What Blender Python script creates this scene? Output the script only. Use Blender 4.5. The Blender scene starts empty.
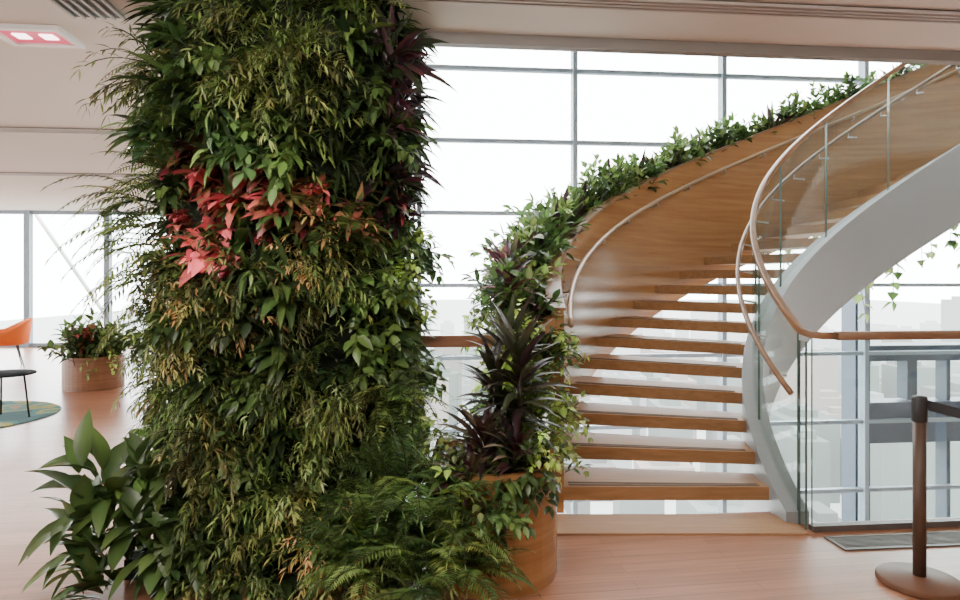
import bpy, math, random
from mathutils import Vector, Matrix
random.seed(7)
PHI=math.radians(5.5); CS,SN=math.cos(PHI),math.sin(PHI)
def R(u,v): return (u*CS-v*SN, u*SN+v*CS)
scene=bpy.context.scene
COL=scene.collection
WS=17.0

# ---------------- materials ----------------
def newmat(name):
    m=bpy.data.materials.new(name); m.use_nodes=True
    nt=m.node_tree; b=nt.nodes.get('Principled BSDF'); return m,nt,b
def simple(name,col,rough=0.5,metal=0.0,noise=0.0,scale=8,bump=0.0,emit=None,es=0,spec=0.5):
    if name in bpy.data.materials: return bpy.data.materials[name]
    m,nt,b=newmat(name)
    b.inputs['Roughness'].default_value=rough; b.inputs['Metallic'].default_value=metal
    b.inputs['Specular IOR Level'].default_value=spec
    b.inputs['Base Color'].default_value=(*col,1)
    if noise>0 or bump>0:
        tc=nt.nodes.new('ShaderNodeTexCoord'); n=nt.nodes.new('ShaderNodeTexNoise'); n.inputs['Scale'].default_value=scale; n.inputs['Detail'].default_value=5
        nt.links.new(tc.outputs['Object'],n.inputs['Vector'])
        mx=nt.nodes.new('ShaderNodeMix'); mx.data_type='RGBA'
        mx.inputs['A'].default_value=(*[c*(1-noise) for c in col],1); mx.inputs['B'].default_value=(*[min(1,c*(1+noise)) for c in col],1)
        nt.links.new(n.outputs['Fac'],mx.inputs['Factor']); nt.links.new(mx.outputs['Result'],b.inputs['Base Color'])
        if bump>0:
            bp=nt.nodes.new('ShaderNodeBump'); bp.inputs['Strength'].default_value=bump; bp.inputs['Distance'].default_value=0.02
            nt.links.new(n.outputs['Fac'],bp.inputs['Height']); nt.links.new(bp.outputs['Normal'],b.inputs['Normal'])
    if emit:
        b.inputs['Emission Color'].default_value=(*emit,1); b.inputs['Emission Strength'].default_value=es
    return m
def wood(name,c1,c2,scale=(2,2,30),rough=0.35,rot=0.0,spec=0.5):
    m,nt,b=newmat(name)
    b.inputs['Specular IOR Level'].default_value=spec
    tc=nt.nodes.new('ShaderNodeTexCoord'); mp=nt.nodes.new('ShaderNodeMapping'); mp.inputs['Scale'].default_value=scale; mp.inputs['Rotation'].default_value=(0,0,rot)
    n=nt.nodes.new('ShaderNodeTexNoise'); n.inputs['Scale'].default_value=1.6; n.inputs['Detail'].default_value=8; n.inputs['Roughness'].default_value=0.6
    n.inputs['Distortion'].default_value=0.3
    cr=nt.nodes.new('ShaderNodeValToRGB'); cr.color_ramp.elements[0].position=0.28; cr.color_ramp.elements[1].position=0.72
    cr.color_ramp.elements[0].color=(*c1,1); cr.color_ramp.elements[1].color=(*c2,1)
    nt.links.new(tc.outputs['Object'],mp.inputs['Vector']); nt.links.new(mp.outputs['Vector'],n.inputs['Vector'])
    nt.links.new(n.outputs['Fac'],cr.inputs['Fac']); nt.links.new(cr.outputs['Color'],b.inputs['Base Color'])
    b.inputs['Roughness'].default_value=rough
    return m
def glassmat(name,tint=(0.93,0.97,0.96),refl=0.07,mx_=4):
    m=bpy.data.materials.new(name); m.use_nodes=True; nt=m.node_tree; nt.nodes.clear()
    o=nt.nodes.new('ShaderNodeOutputMaterial'); t=nt.nodes.new('ShaderNodeBsdfTransparent'); g=nt.nodes.new('ShaderNodeBsdfGlossy')
    t.inputs['Color'].default_value=(*tint,1); g.inputs['Roughness'].default_value=0.02
    fr=nt.nodes.new('ShaderNodeLayerWeight'); fr.inputs['Blend'].default_value=0.25
    mr=nt.nodes.new('ShaderNodeMapRange'); mr.inputs['To Min'].default_value=refl; mr.inputs['To Max'].default_value=min(1,refl*mx_)
    nt.links.new(fr.outputs['Fresnel'],mr.inputs['Value'])
    mx=nt.nodes.new('ShaderNodeMixShader'); nt.links.new(mr.outputs['Result'],mx.inputs['Fac'])
    nt.links.new(t.outputs[0],mx.inputs[1]); nt.links.new(g.outputs[0],mx.inputs[2]); nt.links.new(mx.outputs[0],o.inputs['Surface'])
    return m
def leafmat(name,rough=0.4,trans=0.35):
    m,nt,b=newmat(name)
    at=nt.nodes.new('ShaderNodeAttribute'); at.attribute_name='Col'
    oi=nt.nodes.new('ShaderNodeObjectInfo')
    hs=nt.nodes.new('ShaderNodeHueSaturation'); hs.inputs['Saturation'].default_value=0.97
    mr=nt.nodes.new('ShaderNodeMapRange'); mr.inputs['To Min'].default_value=0.45; mr.inputs['To Max'].default_value=1.5
    nt.links.new(oi.outputs['Random'],mr.inputs['Value']); nt.links.new(mr.outputs['Result'],hs.inputs['Value'])
    nt.links.new(at.outputs['Color'],hs.inputs['Color']); nt.links.new(hs.outputs['Color'],b.inputs['Base Color'])
    b.inputs['Roughness'].default_value=rough
    tr=nt.nodes.new('ShaderNodeBsdfTranslucent'); nt.links.new(hs.outputs['Color'],tr.inputs['Color'])
    mx=nt.nodes.new('ShaderNodeMixShader'); mx.inputs['Fac'].default_value=trans
    out=nt.nodes.get('Material Output')
    nt.links.new(b.outputs[0],mx.inputs[1]); nt.links.new(tr.outputs[0],mx.inputs[2]); nt.links.new(mx.outputs[0],out.inputs['Surface'])
    return m
def floormat():
    m,nt,b=newmat('wood_plank_floor')
    tc=nt.nodes.new('ShaderNodeTexCoord'); mp=nt.nodes.new('ShaderNodeMapping'); mp.inputs['Rotation'].default_value=(0,0,math.radians(-8))
    br=nt.nodes.new('ShaderNodeTexBrick'); br.inputs['Scale'].default_value=1.0; br.inputs['Brick Width'].default_value=1.2; br.inputs['Row Height'].default_value=0.09
    br.inputs['Mortar Size'].default_value=0.0016; br.inputs['Color1'].default_value=(0.42,0.19,0.11,1); br.inputs['Color2'].default_value=(0.345,0.15,0.085,1); br.inputs['Mortar'].default_value=(0.20,0.085,0.05,1)
    mp2=nt.nodes.new('ShaderNodeMapping'); mp2.inputs['Scale'].default_value=(0.9,26,1)
    n=nt.nodes.new('ShaderNodeTexNoise'); n.inputs['Scale'].default_value=2; n.inputs['Detail'].default_value=6
    nt.links.new(tc.outputs['Object'],mp.inputs['Vector']); nt.links.new(mp.outputs['Vector'],br.inputs['Vector'])
    nt.links.new(mp.outputs['Vector'],mp2.inputs['Vector']); nt.links.new(mp2.outputs['Vector'],n.inputs['Vector'])
    mx=nt.nodes.new('ShaderNodeMix'); mx.data_type='RGBA'; mx.blend_type='MULTIPLY'; mx.inputs['Factor'].default_value=0.75
    cr=nt.nodes.new('ShaderNodeValToRGB'); cr.color_ramp.elements[0].position=0.3; cr.color_ramp.elements[0].color=(0.66,0.62,0.58,1); cr.color_ramp.elements[1].position=0.65; cr.color_ramp.elements[1].color=(1.1,1.08,1.05,1)
    nt.links.new(n.outputs['Fac'],cr.inputs['Fac'])
    nt.links.new(br.outputs['Color'],mx.inputs['A']); nt.links.new(cr.outputs['Color'],mx.inputs['B'])
    nt.links.new(mx.outputs['Result'],b.inputs['Base Color'])
    b.inputs['Roughness'].default_value=0.3; b.inputs['Specular IOR Level'].default_value=0.65
    return m

M_FLOOR=floormat()
M_STRIP=wood('light_oak_threshold',(0.32,0.17,0.085),(0.45,0.26,0.135),(2,30,30),0.35)
M_CEIL=simple('ceiling_paint',(0.68,0.65,0.60),0.8,noise=0.03,scale=1.5)
M_WALL=simple('wall_paint',(0.6,0.56,0.52),0.8,noise=0.03)
M_WOOD=wood('walnut_veneer',(0.27,0.125,0.046),(0.41,0.21,0.082),(0.8,0.8,14),0.25)
M_TREAD=wood('tread_oak',(0.27,0.14,0.062),(0.39,0.215,0.105),(2,22,22),0.42,spec=.25)
M_NOSE=simple('nosing_dark_strip',(0.08,0.045,0.025),0.6,noise=0.1)
M_RAIL=wood('handrail_timber',(0.17,0.08,0.036),(0.27,0.14,0.068),(3,3,12),0.3)
M_STRING=simple('painted_steel_grey',(0.28,0.30,0.315),0.4,noise=0.04,scale=2)
M_STEEL=simple('brushed_steel',(0.55,0.55,0.55),0.3,1.0,noise=0.05)
M_FRAME=simple('window_frame_grey',(0.18,0.23,0.28),0.5,noise=0.04)
M_BLUE=simple('facade_blue_grey_metal',(0.05,0.07,0.105),0.5,noise=0.06)
M_GLASS=glassmat('window_glass',(0.97,0.99,0.99),0.015,3)
M_BGLASS=glassmat('balustrade_glass',(0.90,0.94,0.93),0.035,4)
M_GEDGE=simple('glass_edge_green',(0.10,0.16,0.145),0.15,noise=0.05)
M_SOIL=simple('planter_soil',(0.03,0.02,0.012),0.95,noise=0.5,scale=40,bump=0.8)
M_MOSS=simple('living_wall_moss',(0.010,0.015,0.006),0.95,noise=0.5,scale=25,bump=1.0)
M_DARK=simple('dark_metal_slot',(0.05,0.05,0.05),0.5,noise=0.1)
M_WHITE=simple('white_powder_coat',(0.75,0.74,0.72),0.4,noise=0.02)
M_BRONZE=simple('bronze_post_metal',(0.08,0.045,0.03),0.45,0.2,noise=0.1)
M_COPPER=simple('brown_timber_base',(0.13,0.055,0.028),0.5,0.0,noise=0.2,spec=.2)
M_BELT=simple('black_webbing',(0.03,0.03,0.035),0.8,noise=0.2,scale=60)
M_ORANGE=simple('orange_fabric',(0.80,0.17,0.02),0.8,noise=0.1,scale=60)
M_BLACK=simple('black_metal',(0.02,0.02,0.022),0.5,noise=0.1)
M_TABLE=simple('matt_black_laminate',(0.012,0.012,0.014),0.9,noise=0.1,spec=0.05)
M_GRILLE=simple('floor_grille_metal',(0.13,0.11,0.10),0.5,0.3,noise=0.1)

# ---------------- mesh helpers ----------------
def mk(name,verts,faces,mat,parent=None,smooth=False,label=None,category=None,kind=None,group=None):
    me=bpy.data.meshes.new(name); me.from_pydata(verts,[],faces); me.update()
    if smooth: me.polygons.foreach_set('use_smooth',[True]*len(me.polygons))
    if mat: me.materials.append(mat)
    o=bpy.data.objects.new(name,me); COL.objects.link(o)
    return tag(o,parent,label,category,kind,group)
def tag(o,parent=None,label=None,category=None,kind=None,group=None):
    if parent: o.parent=parent
    if label: o['label']=label
    if category: o['category']=category
    if kind: o['kind']=kind
    if group: o['group']=group
    return o
def empty(name,loc,label,category,group=None,kind=None):
    e=bpy.data.objects.new(name,None); e.empty_display_size=0.1; e.location=loc; COL.objects.link(e)
    return tag(e,None,label,category,kind,group)
BF=[(0,3,2,1),(4,5,6,7),(0,1,5,4),(1,2,6,5),(2,3,7,6),(3,0,4,7)]
def boxgeo(V,F,x0,x1,y0,y1,z0,z1,room=False):
    b=len(V)
    for z in (z0,z1):
        for x,y in ((x0,y0),(x1,y0),(x1,y1),(x0,y1)):
            if room: x2,y2=R(x,y)
            else: x2,y2=x,y
            V.append((x2,y2,z))
    for f in BF: F.append(tuple(i+b for i in f))
def boxes(name,bl,mat,room=True,parent=None,**k):
    V=[];F=[]
    for b in bl: boxgeo(V,F,*b,room=room)
    return mk(name,V,F,mat,parent,**k)
def sub_loc(o,parent):
    o.matrix_parent_inverse=Matrix.Translation(-parent.location); return o
def edgemat(o,faces):
    o.data.materials.append(M_GEDGE)
    for i in faces: o.data.polygons[i].material_index=1
    return o
def tubegeo(V,F,pts,rx,ry=None,k=10,square=False,closed=False):
    ry=ry or rx; b=len(V); n=len(pts); pts=[Vector(p) for p in pts]
    for i,p in enumerate(pts):
        if closed: t=(pts[(i+1)%n]-pts[i-1])
        else: t=(pts[min(i+1,n-1)]-pts[max(i-1,0)])
        t=t.normalized(); up=Vector((0,0,1))
        if abs(t.z)>0.95: up=Vector((0,1,0))
        s=t.cross(up).normalized(); u=s.cross(t).normalized()
        r=rx if not isinstance(rx,(list,tuple)) else rx[i]
        r2=ry if not isinstance(ry,(list,tuple)) else ry[i]
        for j in range(k):
            a=2*math.pi*(j+0.5)/k
            c,sn=math.cos(a),math.sin(a)
            if square:
                e=0.35; c=math.copysign(abs(c)**e,c); sn=math.copysign(abs(sn)**e,sn)
            V.append(tuple(p+s*c*r+u*sn*r2))
    m=n if closed else n-1
    for i in range(m):
        i2=(i+1)%n
        for j in range(k):
            j2=(j+1)%k
            F.append((b+i*k+j,b+i*k+j2,b+i2*k+j2,b+i2*k+j))
    if not closed:
        F.append(tuple(b+j for j in range(k))[::-1]); F.append(tuple(b+(n-1)*k+j for j in range(k)))
def lathe(V,F,prof,cx,cy,k=32,sx=1,sy=1):
    b=len(V)
    for r,z in prof:
        for j in range(k):
            a=2*math.pi*j/k; V.append((cx+r*math.cos(a)*sx,cy+r*math.sin(a)*sy,z))
    for i in range(len(prof)-1):
        for j in range(k):
            j2=(j+1)%k; F.append((b+i*k+j,b+i*k+j2,b+(i+1)*k+j2,b+(i+1)*k+j))
    F.append(tuple(b+j for j in range(k))[::-1]); F.append(tuple(b+(len(prof)-1)*k+j for j in range(k)))

# ---------------- room ----------------
ZC=3.05; ZU=3.84
S=dict(kind='structure')
boxes('floor',[(-16,2.3,-6,3.95,-0.3,0),(2.3,9,-6,3.74,-0.3,0),(-16,-1.5,3.95,15.3,-0.3,0),(-1.5,-0.1,3.95,4.3,-0.3,0)],M_FLOOR,**S)
boxes('ceiling',[(-16,9,-6,4.07,ZC,ZU),(-16,-1.5,4.07,15.3,ZC,ZU)],M_CEIL,**S)
boxes('ceiling_upper_storey',[(-16,9,-6,8.6,7.2,7.4)],M_CEIL,**S)
boxes('floor_lower_storey',[(-2,9,-1,8.6,-4.2,-4.0)],M_FLOOR,**S)
boxes('wall_back',[(-16,9,-6.2,-6,0,ZC)],M_WALL,**S)
boxes('wall_right',[(9,9.2,-6,8.6,-4,7.2)],M_WALL,**S)
boxes('wall_return',[(-1.6,-1.5,8.3,15.3,0,ZC)],M_WALL,**S)
boxes('wall_lower',[(-2,9,3.4,3.6,-4,-0.3)],M_WALL,**S)
boxes('light_block_wall_upper',[(-3,9,-1.0,-0.8,ZU,7.2),(-3,-2.8,-0.8,8.3,ZU,7.2)],M_WALL,**S)  # unseen upper-storey wall added to block sky light from behind
boxes('trim_shadow_lip',[(-1.5,9,4.0,4.07,ZC-0.07,ZC)],simple('edge_shadow_grey',(0.25,0.235,0.225),0.6,noise=0.05),**S)  # lip added at the ceiling edge; its darker grey paints the shadow line
V=[];F=[]; boxgeo(V,F,0.42,1.93,3.76,4.07,-0.28,0.012)
mk('trim_2',V,F,M_STRIP,**S)
US=[-1.5,0.01,2.047,4.086,6.12,8.16,9.0]; VW=8.3
ZT=[-4+0.05,-3.27,-2.33,-1.39,-0.45,0.49,1.43,2.37,3.31,4.25,5.19,6.13,7.15]
for i in range(len(US)-1):
    a,b=US[i],US[i+1]
    bl=[(a-0.03,a+0.03,VW-0.08,VW+0.06,-4,7.2)]
    if i==len(US)-2: bl.append((b-0.06,b,VW-0.08,VW+0.06,-4,7.2))
    for z in ZT: bl.append((a+0.03,b-0.03,VW-0.05,VW+0.03,z-0.025,z+0.025))
    w=boxes('window_%d'%(i+1),bl,M_FRAME,**S)
    boxes('glass_pane',[(a+0.03,b-0.03,VW-0.006,VW+0.006,-4,7.15)],M_GLASS,parent=w)
boxes('trim_3',[(6.08,6.3,VW+0.1,VW+0.4,-4,2.6)],M_BLUE,**S)
boxes('trim_4',[(6.3,9,VW+0.1,VW+0.5,0.36,0.58),(6.3,9,VW+0.1,VW+0.4,-0.35,-0.22),(6.9,7.05,VW+0.15,VW+0.35,-0.2,0.36),(6.3,9,VW+0.5,VW+0.6,-0.9,-0.35),(7.5,7.56,VW+0.15,VW+0.35,-3,0.36)],M_BLUE,**S)
UL=[-15.9,-13.8,-12.1,-10.35,-8.66,-6.97,-5.2,-3.5,-1.5]; VF=15.2
for i in range(len(UL)-1):
    a,b=UL[i],UL[i+1]
    bl=[(a-0.06,a+0.06,VF-0.1,VF+0.05,0,ZC),(a+0.06,b-0.06,VF-0.05,VF+0.05,0,0.09),(a+0.06,b-0.06,VF-0.05,VF+0.05,ZC-0.08,ZC)]
    w=boxes('window_%d'%(i+11),bl,M_FRAME,**S)
    boxes('glass_pane',[(a+0.06,b-0.06,VF-0.006,VF+0.006,0.09,ZC-0.08)],M_GLASS,parent=w)
for i in range(9):
    a=-6+i*2.36; b=a+2.36
    bl=[(-16,-15.9,a-0.05,a+0.05,0,ZC),(-16,-15.92,a+0.05,b-0.05,0,0.1),(-16,-15.92,a+0.05,b-0.05,ZC-0.1,ZC)]
    w=boxes('window_%d'%(i+21),bl,M_FRAME,**S)
    boxes('glass_pane',[(-15.965,-15.955,a+0.05,b-0.05,0.1,ZC-0.1)],M_GLASS,parent=w)
V=[];F=[]
tubegeo(V,F,[(-10.9,15.0,3.75),(-8.1,15.0,-0.3)],0.045,k=8)
mk('facade_brace',V,F,M_WHITE,label='slender white diagonal steel brace outside the far office windows',category='brace')

def diffuser(u0,u1,v0,v1,along,n):
    bl=[(u0,u1,v0,v1,ZC-0.012,ZC-0.001)]
    o=boxes('ceiling_diffuser',bl,M_DARK,label='long dark slotted linear air diffuser set in the beige ceiling',category='air vent',group='linear ceiling air vents')
    sl=[]
    for i in range(n+1):
        t=i/n
        if along=='u':
            v=v0+(v1-v0)*t; sl.append((u0,u1,v-0.007,v+0.007,ZC-0.024,ZC-0.01))
        else:
            u=u0+(u1-u0)*t; sl.append((u-0.007,u+0.007,v0,v1,ZC-0.024,ZC-0.01))
    boxes('slat',sl,simple('slat_beige',(0.5,0.46,0.42),0.5,noise=0.03),parent=o)
diffuser(-1.66,8.5,3.40,3.52,'u',3)
diffuser(-2.0,-1.72,0.5,3.95,'v',5)
diffuser(-8,-2.6,6.9,7.04,'u',2)
diffuser(-12,-2.2,9.8,9.95,'u',2)
V=[];F=[]
boxgeo(V,F,-2.62,-2.18,4.12,4.16,ZC-0.03,ZC-0.001,True); boxgeo(V,F,-2.62,-2.18,4.40,4.44,ZC-0.03,ZC-0.001,True)
boxgeo(V,F,-2.62,-2.58,4.16,4.40,ZC-0.03,ZC-0.001,True); boxgeo(V,F,-2.22,-2.18,4.16,4.40,ZC-0.03,ZC-0.001,True)
gl=mk('ceiling_light',V,F,M_WHITE,label='square recessed ceiling light with a pink plant-growing lamp',category='ceiling light')
boxes('light_panel',[(-2.58,-2.22,4.16,4.40,ZC-0.014,ZC-0.004)],simple('pink_lamp',(0.5,0.06,0.12),0.5,emit=(1,0.12,0.2),es=0.8,noise=0.1),parent=gl)
boxes('lamp_lens',[(-2.52,-2.44,4.24,4.32,ZC-0.022,ZC-0.014),(-2.36,-2.28,4.24,4.32,ZC-0.022,ZC-0.014)],simple('lamp_lens_glow',(1,1,1),0.5,emit=(1,0.75,0.75),es=6,noise=0.02),parent=gl)
for (u,v) in [(-3.9,5.6),(-3.3,7.8),(-5.2,7.6),(-7.5,11.5),(-4.6,11.8)]:
    x,y=R(u,v); V=[];F=[]
    lathe(V,F,[(0.06,ZC-0.001),(0.085,ZC-0.012),(0.065,ZC-0.018),(0.06,ZC-0.006)],x,y,20)
    d=mk('downlight',V,F,M_WHITE,label='small round recessed ceiling spotlight with a white rim',category='ceiling light',group='recessed spotlights')
    V=[];F=[]; lathe(V,F,[(0.055,ZC-0.004),(0.055,ZC-0.02)],x,y,16)
    mk('bulb',V,F,simple('bulb_glow',(1,1,1),0.5,emit=(1,0.9,0.8),es=30,noise=0.02),parent=d)

# ---------------- staircase ----------------
CX,CY=4.06,4.14; A=math.radians(6.5); RI=2.2; RO=3.52; RISE=0.16
def P(r,t): return (CX-r*math.cos(t), CY+r*math.sin(t))
def line(t): return RISE*(t/A+1)
stair=empty('spiral_staircase',(*P(2.85,0),0),'curved staircase with open oak treads and a glass balustrade','staircase')
def sc(name,V,F,mat,smooth=False,parent=None,**k):
    o=mk(name,V,F,mat,parent or stair,smooth,**k)
    if (parent is None): sub_loc(o,stair)
    return o
def arc(V,F,r0,r1,t0,t1,zlo,zhi,n):
    b=len(V)
    for i in range(n+1):
        t=t0+(t1-t0)*i/n; a=P(r0,t); c=P(r1,t); lo,hi=zlo(t),zhi(t)
        V+= [(a[0],a[1],lo),(c[0],c[1],lo),(c[0],c[1],hi),(a[0],a[1],hi)]
    for i in range(n):
        p=b+i*4; q=p+4
        for j in range(4):
            j2=(j+1)%4; F.append((p+j,p+j2,q+j2,q+j))
    F.append((b,b+3,b+2,b+1)); e=b+n*4; F.append((e,e+1,e+2,e+3))
RS=RI-0.01
RG=RI-0.09
NT=24
for n in range(1,NT+1):
    t0=(n-1)*A; z=RISE*n
    V=[];F=[]; arc(V,F,RS-0.005,RO+0.005,t0,t0+A*1.2,lambda t:z-0.085,lambda t:z,6)
    o=sc('tread',V,F,M_TREAD)
    V=[];F=[]; arc(V,F,RI+0.04,RO-0.04,t0+0.010,t0+0.017,lambda t:z,lambda t:z+0.003,2)
    arc(V,F,RI+0.04,RO-0.04,t0+0.024,t0+0.031,lambda t:z,lambda t:z+0.003,2)
    q=mk('nosing_strip',V,F,M_NOSE,o)
T0=-math.radians(5.5); T1=NT*A
V=[];F=[]; arc(V,F,RS-0.15,RS,T0,T1,lambda t:max(-0.25,line(t)-0.70),lambda t:line(t)+0.05,110)
sc('inner_stringer',V,F,M_STRING)
V=[];F=[]; arc(V,F,RO,RO+0.08,-math.radians(0.3),T1,lambda t:max(0.0,line(t)-0.32),lambda t:line(t)+1.15,110)
sc('outer_parapet',V,F,M_WOOD)
V=[];F=[]; arc(V,F,RO-0.012,RO+0.1,-math.radians(0.3),T1,lambda t:line(t)+1.15,lambda t:line(t)+1.17,110)
sc('parapet_cap',V,F,M_RAIL)
V=[];F=[]; arc(V,F,RO+0.36,RO+0.40,-math.radians(0.3),T1,lambda t:line(t)+0.6,lambda t:line(t)+1.10,90)
arc(V,F,RO+0.08,RO+0.36,-math.radians(0.3),T1,lambda t:line(t)+0.6,lambda t:line(t)+0.64,90)
arc(V,F,RO+0.08,RO+0.36,-math.radians(0.3),math.radians(0.3),lambda t:line(t)+0.64,lambda t:line(t)+1.1,2)
tr=sc('planter_trough',V,F,M_WOOD)
V=[];F=[]; arc(V,F,RO+0.08,RO+0.36,math.radians(0.3),T1,lambda t:line(t)+0.64,lambda t:line(t)+1.04,90)
sc('soil',V,F,M_SOIL)
edges=[T0]+[math.radians(x) for x in (12,31,50,69,88,107,126,145,156)]
for i in range(len(edges)-1):
    V=[];F=[]; arc(V,F,RG-0.006,RG+0.006,edges[i]+0.003,edges[i+1]-0.003,lambda t:line(t)+0.05,lambda t:line(t)+1.16,16)
    o=sc('glass_panel',V,F,M_BGLASS); edgemat(o,[len(F)-1,len(F)-2])
pts=[]
for i in range(101):
    t=T0+(T1-T0)*i/100; x,y=P(RG,t); pts.append((x,y,line(t)+1.18))
x,y=P(RG,T0)
zz=line(T0)+1.18
rx0=x+0.0
yr=lambda X:(3.62+X*SN)/CS
pre=[(rx0+0.18,yr(rx0+0.18),1.165),(rx0+0.10,yr(rx0+0.10)+0.01,1.165),(rx0+0.04,yr(rx0)+0.04,1.17),(rx0+0.01,yr(rx0)+0.09,zz*0.5+0.585)]
V=[];F=[]; tubegeo(V,F,pre+pts,0.022,0.021,k=12,square=True)
sc('top_rail',V,F,M_RAIL,True)
pts=[]
for i in range(101):
    t=math.radians(-8)+(T1-math.radians(-8))*i/100; x,y=P(RI+0.02,t); pts.append((x,y,line(t)+0.86))
V=[];F=[]; tubegeo(V,F,pts,0.018,k=10)
hr=sc('handrail',V,F,M_RAIL,True)
for d in range(-2,155,9):
    t=math.radians(d); x,y=P(RI+0.02,t); x2,y2=P(RG+0.004,t); z=line(t)
    V=[];F=[]; tubegeo(V,F,[(x,y,z+0.845),(x,y,z+0.80),(x2,y2,z+0.78)],0.008,k=8)
    mk('bracket',V,F,M_STEEL,hr,True)
pts=[]
for i in range(101):
    t=math.radians(4)+(T1-math.radians(4))*i/100; x,y=P(RO-0.075,t); pts.append((x,y,line(t)+0.93))
V=[];F=[]; tubegeo(V,F,pts,0.019,k=10)
hr=sc('handrail',V,F,simple('rail_warm_tan',(0.42,0.29,0.19),0.3,0.2,noise=0.05),True)
for d in range(6,155,9):
    t=math.radians(d); x,y=P(RO-0.075,t); x2,y2=P(RO,t); z=line(t)
    V=[];F=[]; tubegeo(V,F,[(x,y,z+0.91),(x,y,z+0.88),(x2,y2,z+0.87)],0.008,k=8)
    mk('bracket',V,F,M_STEEL,hr,True)

g=empty('glass_railing',(3.5,yr(3.5),0),'straight frameless glass guard with a timber top rail','railing')
def gsub(o): sub_loc(o,g); return o
V=[];F=[]; tubegeo(V,F,[(rx0+0.18,yr(rx0+0.18),1.165),(4,yr(4),1.165),(8.6,yr(8.6),1.165)],0.028,0.026,k=12,square=True)
gsub(mk('top_rail',V,F,M_RAIL,g,True))
u0=(rx0)*CS+yr(rx0)*SN
ue=[u0+0.02,u0+1.45,u0+2.9,u0+4.35,u0+5.8]
for i in range(4):
    o=boxes('glass_panel',[(ue[i]+0.005,ue[i+1]-0.005,3.612,3.628,0.03,1.15)],M_BGLASS,parent=g); sub_loc(o,g); edgemat(o,[3,5])
o=boxes('base_channel',[(ue[0],ue[-1],3.595,3.645,0,0.035)],M_GRILLE,parent=g); sub_loc(o,g)
V=[];F=[]; x,y=P(RG,T0)
boxgeo(V,F,rx0+0.0-0.007,rx0+0.007,yr(rx0)+0.02,y-0.01,0.0,1.13)
edgemat(gsub(mk('return_panel',V,F,M_BGLASS,g)),[2,4])

g=empty('glass_railing',(0.1,3.95,0),'short glass guard with timber top rail beside living wall','railing')
o=boxes('top_rail',[(-0.08,0.5,3.80,3.86,1.10,1.17)],wood('rail_red_brown',(0.20,0.085,0.045),(0.32,0.15,0.08),(3,3,12),0.3),parent=g); sub_loc(o,g)
o=boxes('glass_panel',[(-0.08,0.48,3.824,3.836,0.03,1.10)],M_BGLASS,parent=g); sub_loc(o,g)
o=boxes('base_channel',[(-0.08,0.48,3.805,3.855,0,0.035)],M_GRILLE,parent=g); sub_loc(o,g)

bl=[(2.35,4.6,3.33,3.35,0,0.008),(2.35,4.6,3.50,3.52,0,0.008),(2.35,2.37,3.35,3.5,0,0.008),(4.58,4.6,3.35,3.5,0,0.008)]
for i in range(9): bl.append((2.37,4.58,3.358+i*0.016,3.365+i*0.016,0,0.006))
boxes('floor_grille',bl,M_GRILLE,label='dark metal trench grille let into floor beside the glass guard',category='floor grille')

# ---------------- stanchions ----------------
def stanchion(x,y):
    e=empty('queue_barrier_post',(x,y,0),'bronze-brown retractable belt barrier post on a round weighted base','barrier post',group='belt barrier posts')
    V=[];F=[]; lathe(V,F,[(0.182,0),(0.187,0.006),(0.187,0.022),(0.177,0.03),(0.06,0.038),(0.04,0.045)],0,0,48); mk('base',V,F,M_COPPER,e,True)
    V=[];F=[]; lathe(V,F,[(0.029,0.04),(0.029,0.80)],0,0,28); mk('post',V,F,M_BRONZE,e,True)
    V=[];F=[]; lathe(V,F,[(0.029,0.80),(0.035,0.805),(0.035,0.915),(0.032,0.925),(0.018,0.93)],0,0,28); mk('belt_cassette',V,F,M_BLACK,e,True)
    return e
stanchion(2.17,3.16); s2=stanchion(4.1,2.9)
V=[];F=[]
n=16
for i in range(n+1):
    t=i/n; x=2.20+(4.07-2.20)*t; y=3.155+(2.905-3.155)*t; z=0.885-0.16*math.sin(math.pi*t)
    V+=[(x,y-0.002,z-0.025),(x,y-0.002,z+0.025),(x,y+0.002,z+0.025),(x,y+0.002,z-0.025)]
for i in range(n):
    for j in range(4):
        p=i*4; F.append((p+j,p+(j+1)%4,p+4+(j+1)%4,p+4+j))
mk('barrier_belt',V,F,M_BELT,label='black webbing belt stretched between the two barrier posts',category='barrier belt')

# ---------------- planters ----------------
def stadium(cx,cy,r,yb,k=20):
    pts=[]
    for i in range(k+1):
        a=math.pi+math.pi*i/k; pts.append((cx+r*math.cos(a),cy+r*math.sin(a)))
    pts.append((cx+r,yb)); pts.append((cx-r,yb)); return pts
def planter_mesh(name,outer,inner,h,mat,soilz,label,group=None):
    n=len(outer); V=[];F=[]
    for z,pl in ((0,outer),(h,outer),(h,inner),(soilz,inner)):
        for p in pl: V.append((p[0],p[1],z))
    for l in range(3):
        for j in range(n):
            j2=(j+1)%n; F.append((l*n+j,l*n+j2,(l+1)*n+j2,(l+1)*n+j))
    F.append(tuple(range(n))[::-1])
    o=mk(name,V,F,mat,label=label,category='planter',group=group)
    mk('soil',[(p[0],p[1],soilz) for p in inner],[tuple(range(n))],M_SOIL,o)
    return o
planter_mesh('planter',stadium(0.06,3.34,0.34,3.74),stadium(0.06,3.34,0.31,3.71),0.58,M_WOOD,0.52,'curved walnut-veneer planter with a rounded end at the stair foot')
def circ(cx,cy,r,k=36): return [(cx+r*math.cos(2*math.pi*i/k),cy+r*math.sin(2*math.pi*i/k)) for i in range(k)]
planter_mesh('planter',circ(-5.40,8.95,0.38),circ(-5.40,8.95,0.34),0.45,wood('dark_walnut_veneer',(0.16,0.065,0.03),(0.26,0.12,0.055),(1,1,24),0.5),0.40,'round walnut-veneer planter filled with mixed green plants')
XL,XR,YF,YB=-1.76,-0.48,3.66,4.05
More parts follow.
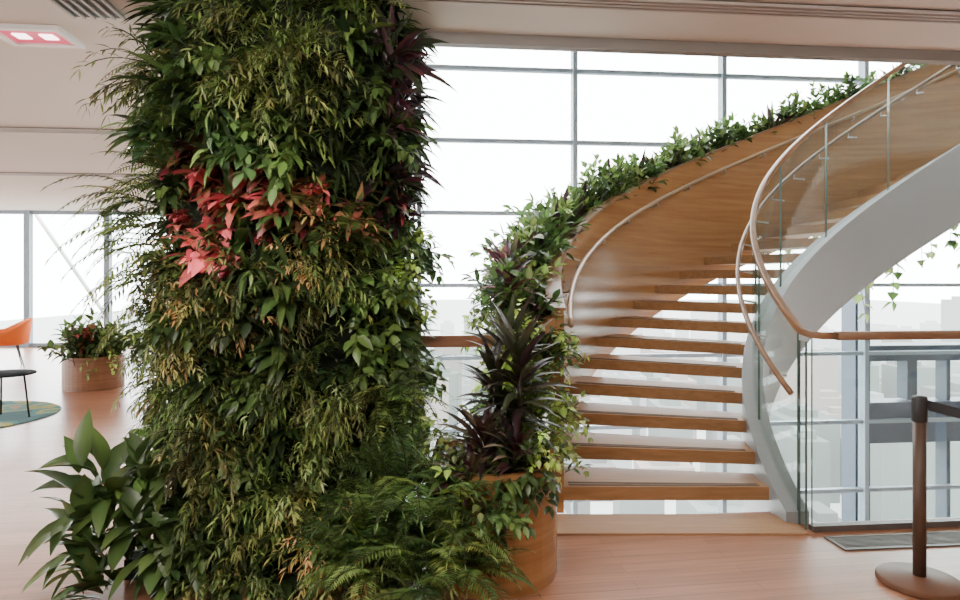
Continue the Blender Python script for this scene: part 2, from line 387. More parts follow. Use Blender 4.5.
core=empty('living_wall_column',((XL+XR)/2,(YF+YB)/2,0),'tall rectangular column clad in a mossy growing panel','green wall')
V=[];F=[]
def bulge(x,z):
    s=(x-XL)/(XR-XL)
    return 0.22*math.sin(math.pi*max(0,min(1,s)))**0.6*(0.75+0.22*math.sin(z*2.3+1)+0.25*math.sin(z*5.1+s*4))
NXB,NZB=16,30
for iz in range(NZB+1):
    z=ZC*iz/NZB
    for ix in range(NXB+1):
        x=XL+(XR-XL)*ix/NXB; V.append((x,YF-bulge(x,z)+random.uniform(-.01,.01),z))
    V.append((XR,YB,z)); V.append((XL,YB,z))
W_=NXB+3
for iz in range(NZB):
    for ix in range(W_):
        i2=(ix+1)%W_; F.append((iz*W_+ix,iz*W_+i2,(iz+1)*W_+i2,(iz+1)*W_+ix))
F.append(tuple(range(W_))[::-1]); F.append(tuple(NZB*W_+i for i in range(W_)))
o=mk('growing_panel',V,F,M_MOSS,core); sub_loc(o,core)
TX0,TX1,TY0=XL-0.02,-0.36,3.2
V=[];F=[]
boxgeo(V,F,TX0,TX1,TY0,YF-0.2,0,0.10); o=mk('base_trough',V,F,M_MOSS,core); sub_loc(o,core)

# ---------------- plants ----------------
M_LEAF=leafmat('leaf_matte',0.5,0.35); M_LEAFG=leafmat('leaf_glossy',0.36,0.22)
rnd=random.random
def jit(c,a=0.25):
    f=1+(rnd()-0.5)*2*a; return (max(0,c[0]*f*(1+(rnd()-.5)*a)),max(0,c[1]*f),max(0,c[2]*f*(1+(rnd()-.5)*a)))
class PB:
    def __init__(s): s.V=[];s.F=[];s.C=[]
    def leaf(s,base,d,L,W,droop,col,seg=5,shape=0.8,fold=0.25,tip=None):
        d=Vector(d).normalized(); p=Vector(base); up=Vector((0,0,1))
        side=d.cross(up)
        if side.length<0.15: side=Vector((rnd()-.5,rnd()-.5,0))
        side.normalize(); side=(side+Vector((rnd()-.5,rnd()-.5,rnd()-.5))*0.8).normalized()
        b=len(s.V)
        for i in range(seg+1):
            t=i/seg
            w=W*0.5*max(0.02,math.sin(math.pi*min(1,t**shape*0.97+0.03)))
            sd=(side-d*side.dot(d)).normalized(); nr=sd.cross(d)
            if nr.z<0: nr=-nr
            c=col if tip is None else tuple(col[k]*(1-t)+tip[k]*t for k in range(3))
            s.V+= [tuple(p-sd*w+nr*w*fold),tuple(p-nr*w*fold*0.3),tuple(p+sd*w+nr*w*fold)]
            s.C+= [c,tuple(x*1.25 for x in c),c]
            if i<seg:
                p=p+d*(L/seg); d=(d+Vector((0,0,-1))*droop/seg).normalized()
        for i in range(seg):
            q=b+i*3
            s.F+= [(q,q+1,q+4,q+3),(q+1,q+2,q+5,q+4)]
    def stem(s,pts,r,col=(0.05,0.06,0.02)):
        n=len(s.V); tubegeo(s.V,s.F,pts,r,k=4); s.C+=[col]*(len(s.V)-n)
    def mesh(s,name,mat):
        me=bpy.data.meshes.new(name); me.from_pydata(s.V,[],s.F); me.update()
        me.polygons.foreach_set('use_smooth',[True]*len(me.polygons)); me.materials.append(mat)
        ca=me.color_attributes.new('Col','FLOAT_COLOR','POINT')
        flat=[]
        for c in s.C: flat+= [min(1,c[0]),min(1,c[1]),min(1,c[2]),1]
        ca.data.foreach_set('color',flat); return me
def cone(axis,a0,a1):
    axis=Vector(axis).normalized(); o=axis.orthogonal().normalized(); o2=axis.cross(o)
    ph=rnd()*2*math.pi; a=a0+(a1-a0)*rnd()
    return (axis*math.cos(a)+(o*math.cos(ph)+o2*math.sin(ph))*math.sin(a)).normalized()
def rosette(n,axis,a0,a1,L,W,droop,pal,base=(0,0,0),spread=0.03,seg=6,shape=0.7,tips=None,pb=None,lead=0.0):
    pb=pb or PB(); ax=Vector(axis).normalized()
    for i in range(n):
        d=cone(axis,a0,a1); b=Vector(base)+Vector((rnd()-.5,rnd()-.5,rnd()-.5))*spread*2+d*0.01+ax*rnd()*lead
        l=L*(0.65+0.5*rnd())
        pb.leaf(b,d,l,W*(0.75+0.5*rnd()),droop*(0.6+0.8*rnd()),jit(random.choice(pal)),seg,shape,tip=jit(random.choice(tips)) if tips else None)
    return pb
def bush(nst,axis,a0,a1,SL,L,W,nl,droop,pal,angle=0.9,sdroop=0.8,taper=0.5,tips=None,seg=3,planar=False,shape=0.75,pb=None,base=(0,0,0),spread=0.03,start=0.15,stemcol=(0.05,0.06,0.02),sr=0.0022):
    pb=pb or PB()
    for s_ in range(nst):
        d=cone(axis,a0,a1); p=Vector(base)+Vector((rnd()-.5,rnd()-.5,rnd()-.5))*spread*2; sl=SL*(0.6+0.6*rnd()); pts=[p.copy()]; N=max(4,nl)
        col=jit(random.choice(pal)); tp=jit(random.choice(tips)) if tips else None
        for i in range(N):
            t=i/N
            p=p+d*(sl/N); d=(d+Vector((0,0,-1))*sdroop/N*(0.5+t)).normalized(); pts.append(p.copy())
            if t<start: continue
            if planar:
                side=d.cross(Vector((0,0,1)))
                if side.length<0.1: side=Vector((1,0,0))
                side.normalize(); ds=[side*math.sin(angle)+d*math.cos(angle),-side*math.sin(angle)+d*math.cos(angle)]
            else:
                o=d.orthogonal().normalized(); o2=d.cross(o); ph=i*2.4+rnd()
                ds=[d*math.cos(angle)+(o*math.cos(ph)+o2*math.sin(ph))*math.sin(angle)]
            k=1-taper*t if not planar else (math.sin(math.pi*min(1,0.12+t*0.88))*0.85+0.1)
            for q in ds:
                pb.leaf(p,q,L*k*(0.75+0.5*rnd()),W*(0.8+0.4*rnd())*(k if planar else 1),droop,jit(col,0.18),seg,shape,tip=tp)
        pb.leaf(p,d,L*0.7,W*0.8,droop,col,seg,shape,tip=tp)
        pb.stem(pts[::2] if len(pts)>6 else pts,sr,stemcol)
    return pb
G1=(0.048,0.092,0.025);G2=(0.095,0.165,0.04);G3=(0.19,0.27,0.068);G4=(0.32,0.39,0.125);GD=(0.022,0.043,0.017);GY=(0.41,0.38,0.13)
OL=(0.15,0.155,0.05)
PU=(0.095,0.016,0.032);PD=(0.042,0.019,0.026);RD=(0.42,0.045,0.06);RM=(0.22,0.028,0.038);PK=(0.85,0.17,0.20);RP=(0.58,0.11,0.11);OR=(0.45,0.20,0.085);OY=(0.44,0.35,0.125);CR=(0.46,0.48,0.28);BR=(0.2,0.10,0.045)
LM=(0.36,0.50,0.09)
WA=(0,-1,0.35)
K={}
def reg(key,fn,mat,name,label,cat='plant',nv=2):
    K[key]=([fn().mesh(name,mat) for _ in range(nv)],name,label,cat)
reg('fern',lambda:bush(14,WA,0.15,1.1,0.29,0.06,0.015,18,0.4,[G1,G2,G2,G3],1.2,1.5,planar=True,seg=2),M_LEAF,'wall_fern','dark green feathery fern growing from the living wall','fern',3)
reg('bamboo',lambda:bush(20,WA,0.1,1.1,0.30,0.09,0.010,15,0.7,[G3,G4,G2,G3,OL],0.7,1.5,seg=3),M_LEAF,'fine_leaved_plant','bright green plant with fine narrow leaves on the living wall','plant',4)
reg('dark',lambda:rosette(28,WA,0.2,1.3,0.20,0.048,1.4,[GD,G1,G2,G1],seg=5),M_LEAFG,'leafy_plant','dark green plant with glossy lance-shaped leaves on the living wall','plant',4)
reg('leafy',lambda:bush(12,WA,0.1,1.1,0.22,0.11,0.042,9,0.9,[G1,G2,G2],0.9,1.3,seg=4,shape=0.8),M_LEAFG,'leafy_plant','mid-green bushy plant with oval leaves on the living wall','plant',3)
reg('spiky',lambda:rosette(30,WA,0.15,1.2,0.30,0.024,1.7,[GD,G1,G2],seg=6),M_LEAF,'grassy_plant','arching strap-leaved green plant on the living wall','plant',3)
reg('purple',lambda:rosette(24,WA,0.2,1.25,0.24,0.036,0.9,[PU,PD,PD,GD],seg=6,tips=[PD,GD,PU]),M_LEAFG,'cordyline','dark burgundy spiky cordyline on the living wall','cordyline',3)
reg('red',lambda:rosette(25,WA,0.2,1.25,0.17,0.048,1.5,[RD,RM,RP,RP,BR,G2,G1],seg=5,tips=[RD,RM,RP,G1],shape=0.85),M_LEAFG,'red_leaved_plant','crimson and bronze-green leaved plant on the living wall','plant',6)
reg('bronze',lambda:rosette(26,WA,0.2,1.25,0.18,0.044,1.4,[BR,RM,G1,OL,G2,(0.12,0.05,0.03)],seg=5,tips=[G1,RM,BR],shape=0.85),M_LEAFG,'bronze_leaved_plant','bronze and dark green leaved plant on the living wall','plant',3)
reg('pink',lambda:rosette(20,WA,0.2,1.2,0.17,0.055,1.5,[PK,PK,RP,RD],seg=5,shape=0.85),M_LEAFG,'pink_leaved_plant','vivid coral-pink leaved plant on the living wall','plant',3)
reg('orange',lambda:bush(16,WA,0.1,1.1,0.26,0.09,0.0125,12,0.8,[OR,OY,G3,G3,OY,OL],0.75,1.4,seg=3,tips=[OR,OY,G3]),M_LEAF,'croton','orange and yellow narrow-leaved croton on the living wall','croton',3)
reg('yellow',lambda:bush(20,WA,0.1,1.1,0.27,0.085,0.0115,13,0.8,[G3,GY,G2,OL,G4],0.75,1.5,seg=3),M_LEAF,'fine_leaved_plant','yellow-green fine-leaved plant on the living wall','plant',3)
reg('light',lambda:bush(20,WA,0.1,1.1,0.26,0.08,0.012,13,0.7,[CR,G3,G4,G3,G2],0.8,1.4,seg=3),M_LEAF,'variegated_plant','cream and green variegated fine-leaved plant on the living wall','plant',3)
reg('lime',lambda:bush(9,WA,0.2,1.2,0.26,0.085,0.045,7,0.8,[LM,LM,G4,G3],1.0,1.6,seg=4,shape=0.65,taper=0.3),M_LEAF,'lime_leaved_plant','bright lime-green heart-leaved plant trailing from the planting','plant',3)
def place(key,loc,rz=0,s=1,tilt=0,roll=0,label=None,group=None):
    ms,name,lab,cat=K[key]
    o=bpy.data.objects.new(name,random.choice(ms)); COL.objects.link(o)
    o.location=loc; o.rotation_euler=(tilt,roll,rz); o.scale=(s,s,s)
    tag(o,None,label or lab,cat,None,group or (name+'s')); return o
ZP=[(150,30,'fern'),(150,80,'fern'),(190,40,'dark'),(200,100,'spiky'),(235,30,'dark'),(245,70,'bamboo'),(290,50,'bamboo'),(280,100,'bamboo'),(330,30,'dark'),(330,75,'bamboo'),(345,110,'spiky'),(320,140,'leafy'),(385,40,'dark'),(400,80,'purple'),(410,130,'dark'),(400,190,'purple'),(365,120,'dark'),(370,160,'dark'),(410,215,'purple'),(375,210,'bronze'),
(140,130,'fern'),(150,180,'dark'),(185,150,'dark'),(215,135,'dark'),(215,170,'bronze'),(250,155,'leafy'),(275,185,'red'),(300,165,'dark'),(240,195,'red'),(195,205,'bronze'),(205,230,'red'),(245,225,'dark'),(240,262,'pink'),(215,255,'red'),(180,235,'dark'),(275,225,'dark'),(310,205,'bronze'),(330,190,'dark'),(340,235,'fern'),(300,245,'orange'),(270,262,'spiky'),(150,220,'fern'),(135,250,'yellow'),(385,250,'leafy'),(360,265,'leafy'),
(160,285,'yellow'),(190,285,'orange'),(225,300,'leafy'),(265,300,'dark'),(300,285,'orange'),(330,290,'dark'),(365,300,'leafy'),(405,290,'dark'),(150,330,'bamboo'),(190,335,'orange'),(230,345,'leafy'),(270,335,'bamboo'),(310,340,'fern'),(350,340,'leafy'),(395,345,'dark'),(160,385,'yellow'),(205,385,'bamboo'),(250,390,'dark'),(295,385,'fern'),(335,390,'bamboo'),(375,395,'fern'),(415,390,'leafy'),
(150,440,'dark'),(190,430,'leafy'),(230,435,'yellow'),(270,435,'dark'),(310,440,'bamboo'),(350,440,'spiky'),(395,440,'leafy'),(150,490,'dark'),(190,490,'orange'),(225,485,'dark'),(265,490,'yellow'),(305,490,'light'),(345,490,'fern'),(395,495,'fern'),(180,540,'dark'),(230,540,'orange'),(280,540,'light'),(340,540,'light'),(400,545,'fern')]
ZONES=[((px-480)/178,1.5+(280-py)/178,k) for px,py,k in ZP]
def zone(x,z):
    if rnd()<0.12: return random.choice(['dark','leafy','spiky','fern','bamboo'])
    x+=random.gauss(0,0.10); z+=random.gauss(0,0.10)
    return min(ZONES,key=lambda q:(q[0]-x)**2+(q[1]-z)**2)[2]
nz=18; nx=10
for iz in range(nz):
    z=0.42+iz*(2.56/(nz-1)); top=iz==nz-1
    for ix in range(nx):
        x=XL+0.03+(XR-XL-0.06)*ix/(nx-1)+random.uniform(-.05,.05); zj=z+random.uniform(-.06,.06) if not top else z
        if rnd()<0.10 and not top: continue
        x=max(XL,min(XR,x)); pr=random.choice([0,0,0.02,0.06,0.15])
        place(zone(x,zj) if not top else random.choice(['fern','dark','spiky','bamboo']),(x,YF-bulge(x,zj)-pr,zj),random.uniform(-.4,.4)+(ix-(nx-1)/2)*0.14,random.choice([0.65,0.8,0.95,1.1,1.4]) if not top else 0.85,random.uniform(-.3,.1) if not top else -.25,random.uniform(-.5,.5))
    for iy in range(2):
        y=YF+0.06+0.24*iy
        k=zone(XR+0.05,z)
        place(k,(XR+0.01,y+random.uniform(-.05,.05),z+random.uniform(-.05,.05)),math.pi/2+random.uniform(-.5,.5),random.choice([.55,.75,.95,1.1]),0,random.uniform(-.3,.3))
        k=zone(XL-0.06,z)
        place(k,(XL-0.01,y+random.uniform(-.05,.05),z+random.uniform(-.05,.05)),-math.pi/2+random.uniform(-.5,.5),random.choice([.65,.85,1.05])+(.2 if z>2.3 else 0.05 if z<1.6 else 0),0,random.uniform(-.3,.3))
def wx(px): return (px-480)/185
def wz(py): return 1.5+(280-py)/185
for px,py,k in [(205,185,'red'),(268,175,'red'),(292,198,'bronze'),(252,205,'pink'),(188,232,'red'),(220,232,'pink'),(240,262,'pink'),(262,236,'red'),(300,222,'bronze'),(205,262,'red'),(355,215,'bronze'),(390,205,'red'),(325,195,'red'),(228,155,'dark'),(232,208,'dark'),(310,240,'dark'),(170,190,'dark'),
    (402,70,'purple'),(412,120,'purple'),(400,180,'purple'),(412,215,'purple'),(380,95,'leafy'),(385,150,'dark'),(400,150,'leafy'),
    (262,270,'yellow'),(300,262,'orange'),(325,285,'bamboo'),(195,300,'orange'),(225,290,'yellow'),(250,325,'orange'),(300,315,'bamboo'),(180,340,'yellow'),(225,365,'bamboo'),(160,310,'yellow'),(330,400,'bamboo'),(210,420,'yellow'),(290,430,'dark'),(330,455,'light'),(250,455,'leafy'),(200,465,'orange'),(300,490,'light'),(240,510,'dark'),(275,540,'light'),(205,520,'orange'),(320,535,'light'),(255,95,'bamboo'),(300,65,'bamboo'),(320,100,'bamboo'),(190,385,'spiky'),(270,375,'leafy'),(225,120,'spiky'),(300,140,'dark'),(165,110,'fern')]:
    x,z=wx(px),wz(py)
    place(k,(min(x,XR),YF-bulge(x,z)-random.uniform(.06,.16),z),random.uniform(-.4,.4)+(.5 if px>390 else 0),random.uniform(.75,1.15),random.uniform(-.2,.2),random.uniform(-.5,.5))
for (z,s) in ((1.72,.7),(1.58,.7),(1.42,.8),(1.28,.8),(1.02,.8),(.88,.8),(0.7,.8)):
    place('lime',(XR+0.02,YF-0.02,z),0.6+random.uniform(-.4,.4),s)

UP=(0,0,1)
reg('asparagus',lambda:bush(8,(-0.95,-0.15,0.25),0.05,0.8,0.42,0.085,0.013,18,0.6,[G3,G4,G2],0.9,1.5,planar=True,seg=2,sr=0.002,stemcol=(0.12,0.12,0.05)),M_LEAF,'asparagus_fern','wispy light-green asparagus fern arching out of the living wall','fern',4)
for (x,z,s) in [(-1.74,2.7,.9),(-1.74,2.4,.8),(-1.76,2.0,1.1),(-1.76,1.85,1.2),(-1.76,1.65,1.2),(-1.76,1.45,1.1),(-1.76,1.25,.9),(-1.76,1.9,1.3),(-1.76,1.75,1.3),(-1.76,1.5,1.1)]:
    place('asparagus',(x,YF-0.05+rnd()*.2,z),random.uniform(-.3,.3),s)
reg('broad',lambda:rosette(15,(-0.35,-0.45,0.8),0.2,1.4,0.29,0.098,1.0,[G1,G2,G1,(0.07,0.13,0.035)],spread=0.06,seg=8,lead=0.2,tips=[G1,G2],shape=0.9),M_LEAFG,'broad_leaved_plant','broad glossy green-leaved plant at the foot of the living wall','plant',4)
for (x,y,z,r,s) in [(-1.80,3.15,.42,0,1),(-1.85,3.12,.26,.5,1),(-1.75,3.08,.12,-.6,.95),(-1.6,3.12,.2,.9,.9),(-1.88,3.2,.06,.2,.9),(-1.45,3.1,.1,1,.85),(-1.65,3.25,.45,.7,.8),(-1.72,3.0,.0,0,.8)]:
    place('broad',(x,y,z),r,s)
for (x,y,z,k,s) in [(-1.65,3.3,.5,'leafy',1.1),(-1.5,3.2,.35,'dark',1.1),(-1.7,3.3,.25,'leafy',1.1),(-1.55,3.15,.15,'dark',1.0)]:
    place(k,(x,y,z),-.5,s)
reg('bigfern',lambda:bush(32,(0,-0.2,1),0.15,1.3,0.48,0.085,0.015,30,0.5,[G2,G2,G3,G1],1.1,1.5,planar=True,seg=2),M_LEAF,'fern','lush arching green fern growing beside the planter','fern',3)
for (x,y,z,r,s) in [(-0.20,3.0,.18,.3,.95),(-.42,3.1,.32,2.1,1.0),(-.35,3.2,.45,4,.95),(-.04,2.96,.14,1.1,.72),(-.55,3.1,.2,5,.85),(-.28,2.93,.05,3,.85),(-.5,3.0,.15,1,.9),(-.08,3.0,.34,2,.68),(-.18,3.05,.42,3,.75)]:
    place('bigfern',(x,y,z),r,s,label='lush arching green fern at the foot of the living wall')
for i in range(9):
    x=-1.42+i*0.12+random.uniform(-.04,.04)
    for (y,z,s) in ((3.10,.05,.85),(3.14,.2,.95),(3.26,.36,1.05)):
        place(random.choice(['light','yellow','dark','bamboo','leafy','orange','fern','dark']),(x+random.uniform(-.05,.05),y,z),random.uniform(-.5,.5),s,random.uniform(-.3,.1))
def cordy(pal,tips,h,n=60,L=0.33,W=0.05,dr=0.9):
    pb=PB(); pb.stem([(0,0,0),(0.01,0,h*0.5),(0,0.01,h)],0.012,(0.08,0.06,0.04))
    for k in range(n):
        t=k/n; d=cone(UP,0.2+1.3*(1-t),0.5+1.5*(1-t))
        pb.leaf((0,0,h*(0.4+0.6*t)),d,L*(0.75+0.4*rnd()),W*(0.8+0.4*rnd()),dr,jit(random.choice(pal)),7,0.8,tip=jit(random.choice(tips)))
    return pb
reg('cordy',lambda:cordy([(0.04,0.055,0.024),(0.055,0.075,0.03),(0.06,0.032,0.03)],[PD,(0.09,0.07,0.04),(0.05,0.06,0.028)],0.56,60,.33,.044,.8),M_LEAFG,'cordyline','tall dark green and bronze cordyline in the curved planter','cordyline',3)
reg('cordyp',lambda:cordy([PU,(0.07,0.065,0.03),(0.12,0.035,0.04),(0.06,0.06,0.03)],[(0.26,0.2,0.13),PD,(0.08,0.08,0.04)],0.26,36,0.28,0.042,.9),M_LEAFG,'cordyline','deep purple-green cordyline with pale leaf tips in the planter','cordyline',3)
reg('cordyr',lambda:cordy([PU,PD,(0.15,0.025,0.045)],[PD,RM],0.28,36,0.26,0.042),M_LEAFG,'cordyline','deep burgundy-red cordyline in the planting','cordyline',2)
for (k,x,y,z,r,s) in [('cordy',.20,3.30,.54,.4,1.0),('cordy',.08,3.38,.5,2.4,.9),('cordyp',.02,3.14,.46,1,1),('cordyp',.18,3.14,.42,2,.95),('cordy',.16,3.55,.6,3.4,.95),('cordyp',-.04,3.06,.36,1.4,.85)]:
    place(k,(x,y,z),r,s)
for (k,x,y,z,r,s) in [('dark',.12,3.08,.52,0,.9),('lime',.0,3.04,.5,-.3,.8),('leafy',.24,3.12,.56,.5,.85),('dark',-.12,3.1,.55,-.5,.9),('lime',.3,3.2,.66,.7,.7),('leafy',.1,3.04,.4,.1,.8),('lime',-.08,3.12,.72,-.5,.7)]:
    place(k,(x,y,z),r,s,label='mixed green foliage spilling over the curved planter')
reg('pothos',lambda:bush(11,(0,-0.35,0.7),0.3,1.4,0.42,0.09,0.05,9,0.8,[G3,G4,G2,LM],1.0,2.6,seg=4,shape=0.65,taper=0.3),M_LEAF,'trailing_pothos','bright yellow-green trailing pothos spilling from the planter','pothos',3)
reg('pbush',lambda:bush(13,(0,0,1),0.1,1.0,0.28,0.11,0.045,8,0.6,[G2,G3,G1,G2],0.85,0.5,seg=4,shape=0.8,taper=0.3),M_LEAF,'leafy_planter_plant','green leafy plant in the planter along the stair parapet','plant',4)
reg('pdark',lambda:rosette(26,UP,0.15,1.1,0.32,0.05,0.7,[GD,G1,PD,G2],seg=6,shape=0.85),M_LEAFG,'strap_leaved_plant','dark strap-leaved plant in the planter along the stair parapet','plant',3)
for (x,y,z,s) in [(0.24,3.6,.6,.8),(0.30,3.65,.7,.8),(0.34,3.55,.52,.65),(0.38,3.7,.8,.7),(0.44,3.98,.95,.65),(0.46,3.98,.6,.6)]:
    place('pothos',(x,y,z),rnd()*6,s,label='bright yellow-green pothos in the curved planter')
for (x,y,z,s) in [(0.14,3.5,.95,.75),(.16,3.62,1.2,.75),(0.10,3.5,.7,.75),(0.38,3.8,.95,.75),(0.44,3.9,.75,.7),(0.42,3.8,.55,.6),(.47,4.0,1.15,.7),(.12,3.5,1.05,.7),(.42,3.7,.85,.6),(.08,3.45,.6,.7),(.4,3.6,.62,.6)]:
    place('lime',(x,y,z),random.uniform(-.6,.6),s)
for (x,y,z,s) in [(0.2,3.6,.55,.9),(0.25,3.6,.7,1.0),(0.1,3.3,.5,.8),(0.25,3.4,.5,.8),(0.36,3.98,.9,.9),(0.32,3.98,1.0,.9),(.42,3.98,.9,.75),(.44,3.98,.6,.75),(.44,3.9,.3,.75)]:
    place('pbush',(x,y,z),rnd()*6,s,label='green leafy plant in the curved planter')
d=0.5
while d<150:
    t=math.radians(d)
    for rr in (RO+0.22,RO+0.33):
        x,y=P(rr,t+random.uniform(-.01,.01)); z=line(t)+1.03
        k=random.choice(['pbush','pbush','pbush','pdark','pdark'] if d>14 else ['pbush','pdark','pbush'])
        place(k,(x,y,z),rnd()*6.28,random.uniform(.75,1.35)*(1.1 if 14<d<50 else 1 if d>14 else .9))
    if int(d)%3==0:
        x,y=P(RO+0.34,t); place(random.choice(['pothos','lime']),(x,y,line(t)+1.12),-math.pi/2+t+random.uniform(-.4,.4),.8)
    d+=2.3 if d<90 else 4
for d in range(0,24,3):
    t=math.radians(d); 
    for zz,rr in ((0.95,.44),(0.65,.40),(0.35,.24)):
        x,y=P(RO+rr,t)
        place(random.choice(['pothos','pbush','lime','lime','pbush']),(x,y,line(t)+zz),-math.pi/2+random.uniform(-.5,.5)+(1 if rnd()<.3 else 0),random.uniform(.7,.95))
for d,k,rr,dz,s in ((1,'cordyr',.34,1.05,1.0),(5,'cordyr',.40,1.05,1.0),(9,'cordyp',.34,1.0,1),(14,'cordyr',.28,1.02,.8),(30,'cordyp',.26,1.0,.8),(45,'cordyr',.26,1.0,.8),(62,'cordyp',.26,1.0,.8)):
    t=math.radians(d); x,y=P(RO+rr,t); place(k,(x,y,line(t)+dz),rnd()*6,s,label='dark red-purple spiky cordyline in the planter along stair parapet')
reg('vine',lambda:bush(3,(0,0,-1),0.0,0.3,0.9,0.085,0.055,18,0.6,[G2,G3,G4],1.0,0.4,seg=4,shape=0.55,taper=0.2),M_LEAF,'hanging_vine','thin leafy green vine hanging below the stair planter','vine',3)
for d in (90,95,99,102,105,107,110,114,118):
    t=math.radians(d); x,y=P(RO+0.42,t); place('vine',(x,y,line(t)+0.6),rnd()*6,random.uniform(1.5,2.3))
for i,(k,r,s) in enumerate([('pbush',.2,1.5),('cordyr',.2,1.1),('pdark',.2,1.2),('pbush',.25,1.6),('red',.1,1.7),('pbush',.28,1.5),('pbush',0,1.8),('pdark',.1,1.4),('pothos',.3,1.0),('cordyr',.2,1.1),('pbush',.33,1.5),('pothos',.33,1.0),('pbush',.3,1.6)]):
    a=i*1.05+0.4
    place(k,(-5.40+r*math.cos(a),8.95+r*math.sin(a),.38+(0.35 if k=='red' else 0)),0 if k=='red' else rnd()*6,s,label='leafy green and red plant in a round office planter',group='plants in the round planter')

# ---------------- lounge furniture ----------------
def chair(x,y,rz):
    e=empty('lounge_chair',(x,y,0),'orange fabric tub chair on slim black legs','chair'); e.rotation_euler=(0,0,rz)
    V=[];F=[]; n=24
    for i in range(n+1):
        a=math.radians(-20)+math.radians(220)*i/n; h=0.62+0.2*math.sin(max(0,min(math.pi,a)))
        for r,z in ((0.25,0.40),(0.33,0.42),(0.385,h),(0.36,h+0.02),(0.33,h),(0.27,0.46)):
            V.append((r*math.cos(a),r*math.sin(a),z))
    for i in range(n):
        for j in range(6):
            F.append((i*6+j,i*6+(j+1)%6,(i+1)*6+(j+1)%6,(i+1)*6+j))
    F.append(tuple(range(6))); F.append(tuple(n*6+j for j in range(6))[::-1])
    mk('backrest',V,F,M_ORANGE,e,True)
    V=[];F=[]; lathe(V,F,[(0.2,0.38),(0.29,0.4),(0.31,0.44),(0.29,0.48),(0.1,0.49)],0,0,28); mk('seat',V,F,M_ORANGE,e,True)
    for sx,sy in ((1,1),(1,-1),(-1,1),(-1,-1)):
        V=[];F=[]; tubegeo(V,F,[(0.15*sx,0.15*sy,0.40),(0.24*sx,0.24*sy,0)],[0.013,0.009],[0.013,0.009],k=8); mk('leg',V,F,M_BLACK,e,True)
chair(-8.15,11.0,math.radians(-50))
e=empty('side_table',(-5.14,6.9,0),'small round black side table with slim splayed legs','table')
V=[];F=[]; lathe(V,F,[(0.29,0.478),(0.30,0.482),(0.30,0.494),(0.295,0.498)],0,0,36); mk('table_top',V,F,M_TABLE,e,True)
for i in range(3):
    a=i*2.094+0.2
    V=[];F=[]; tubegeo(V,F,[(0.2*math.cos(a),0.2*math.sin(a),0.48),(0.25*math.cos(a),0.25*math.sin(a),0.012)],0.010,k=8); mk('leg',V,F,M_TABLE,e,True)
m,nt,b=newmat('patterned_rug'); tc=nt.nodes.new('ShaderNodeTexCoord'); vo=nt.nodes.new('ShaderNodeTexNoise'); vo.inputs['Scale'].default_value=1.8; vo.inputs['Detail'].default_value=1
cr=nt.nodes.new('ShaderNodeValToRGB'); cr.color_ramp.interpolation='CONSTANT'
for p,c in ((0.0,(0.04,0.13,0.14,1)),(0.42,(0.07,0.24,0.22,1)),(0.5,(0.36,0.36,0.12,1)),(0.55,(0.10,0.26,0.20,1)),(0.62,(0.34,0.24,0.16,1))):
    el=cr.color_ramp.elements.new(p); el.color=c
nt.links.new(tc.outputs['Object'],vo.inputs['Vector']); nt.links.new(vo.outputs['Fac'],cr.inputs['Fac']); nt.links.new(cr.outputs['Color'],b.inputs['Base Color']); b.inputs['Roughness'].default_value=0.95
V=[];F=[]; lathe(V,F,[(0.93,0),(0.95,0.006),(0.94,0.012)],-5.68,6.95,48); mk('rug',V,F,m,label='round rug patterned in teal, green and yellow shapes',category='rug')

# ---------------- outside city ----------------
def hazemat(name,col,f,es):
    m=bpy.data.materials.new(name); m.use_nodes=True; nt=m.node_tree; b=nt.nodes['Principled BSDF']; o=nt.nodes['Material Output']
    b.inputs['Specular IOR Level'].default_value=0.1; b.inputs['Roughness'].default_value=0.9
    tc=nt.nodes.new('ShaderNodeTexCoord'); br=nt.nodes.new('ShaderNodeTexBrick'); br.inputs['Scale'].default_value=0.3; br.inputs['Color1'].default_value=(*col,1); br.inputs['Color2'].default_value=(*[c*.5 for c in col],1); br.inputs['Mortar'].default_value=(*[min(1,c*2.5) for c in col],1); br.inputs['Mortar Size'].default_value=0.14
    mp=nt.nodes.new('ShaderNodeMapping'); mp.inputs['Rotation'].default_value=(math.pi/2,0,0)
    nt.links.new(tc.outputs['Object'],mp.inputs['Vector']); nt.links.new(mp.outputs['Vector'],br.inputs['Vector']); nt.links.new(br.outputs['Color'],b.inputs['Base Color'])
    e=nt.nodes.new('ShaderNodeEmission'); e.inputs['Color'].default_value=(0.95,0.97,1,1); e.inputs['Strength'].default_value=es  # white emission mixed into the surface paints the distance haze
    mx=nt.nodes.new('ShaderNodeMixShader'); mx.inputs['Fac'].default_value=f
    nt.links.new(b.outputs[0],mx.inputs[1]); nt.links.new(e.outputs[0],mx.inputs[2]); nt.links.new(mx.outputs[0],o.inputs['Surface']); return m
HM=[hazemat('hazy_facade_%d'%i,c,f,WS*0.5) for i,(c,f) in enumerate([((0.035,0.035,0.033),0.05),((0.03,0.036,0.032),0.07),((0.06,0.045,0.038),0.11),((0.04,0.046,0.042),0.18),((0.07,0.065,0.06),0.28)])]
ZG=-75
V=[(-900,20,ZG),(1500,20,ZG),(1500,2500,ZG),(-900,2500,ZG)]; F=[(0,1,2,3)]
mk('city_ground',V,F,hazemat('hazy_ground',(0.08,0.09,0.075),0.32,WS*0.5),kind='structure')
rc=random.Random(11)
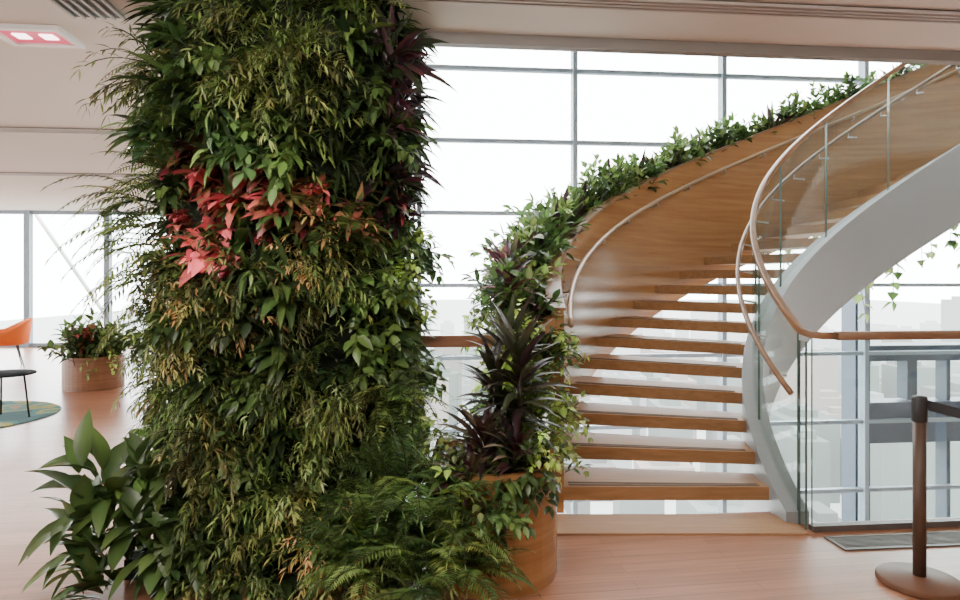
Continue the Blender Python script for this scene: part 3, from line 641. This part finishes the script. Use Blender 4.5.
for iy in range(18):
    for ix in range(22):
        y=110+iy*30; x=-30+ix*24+(iy%2)*11
        if x/y>0.85 or x/y<-0.12: continue
        if rc.random()<0.2: continue
        w=rc.uniform(8,20); dd=rc.uniform(8,22); h=rc.uniform(10,38)+(rc.random()<0.12)*30
        V=[];F=[]; boxgeo(V,F,-w/2,w/2,-dd/2,dd/2,0,h); boxgeo(V,F,-w/4,w/4,-dd/4,dd/4,h,h+2.5)
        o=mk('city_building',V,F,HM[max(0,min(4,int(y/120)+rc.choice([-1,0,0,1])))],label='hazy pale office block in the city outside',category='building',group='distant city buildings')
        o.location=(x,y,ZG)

# ---------------- light ----------------
w=bpy.data.worlds.new('World'); scene.world=w; w.use_nodes=True
bg=w.node_tree.nodes['Background']; bg.inputs['Color'].default_value=(0.98,0.99,1,1); bg.inputs['Strength'].default_value=WS
def area(x,y,z,sx,sy,power,col,target):  # unseen fill lamps under the ceiling, added to brighten wall and floor
    l=bpy.data.lights.new('fill_area','AREA'); l.shape='RECTANGLE'; l.size=sx; l.size_y=sy; l.energy=power; l.color=col
    o=bpy.data.objects.new('fill_area_light',l); COL.objects.link(o); o.location=(x,y,z)
    o.rotation_euler=(Vector(target)-Vector((x,y,z))).to_track_quat('-Z','Y').to_euler(); return o
area(-0.8,0.8,2.95,1.6,0.6,110,(1,0.94,0.85),(-1.0,3.5,1.1))
area(2.0,0.5,2.98,2,1.5,60,(1,0.92,0.82),(2.0,0.9,0))
area(-5,3,2.98,2,2,60,(1,0.93,0.85),(-5,3.1,0))
l=bpy.data.lights.new('grow_spot','SPOT'); l.energy=170; l.color=(1,0.82,0.77); l.spot_size=0.55; l.spot_blend=0.8; l.shadow_soft_size=0.06
o=bpy.data.objects.new('grow_spot_light',l); COL.objects.link(o); o.location=(-1.6,1.8,2.95); o.rotation_euler=(Vector((-1.3,3.5,1.7))-o.location).to_track_quat('-Z','Y').to_euler()

# ---------------- camera ----------------
cam=bpy.data.cameras.new('Camera'); co=bpy.data.objects.new('Camera',cam); COL.objects.link(co)
co.location=(0,0,1.5); co.rotation_euler=(math.pi/2,0,0); cam.lens=24; cam.sensor_width=36; cam.shift_y=-20/960
cam.clip_end=5000
scene.camera=co
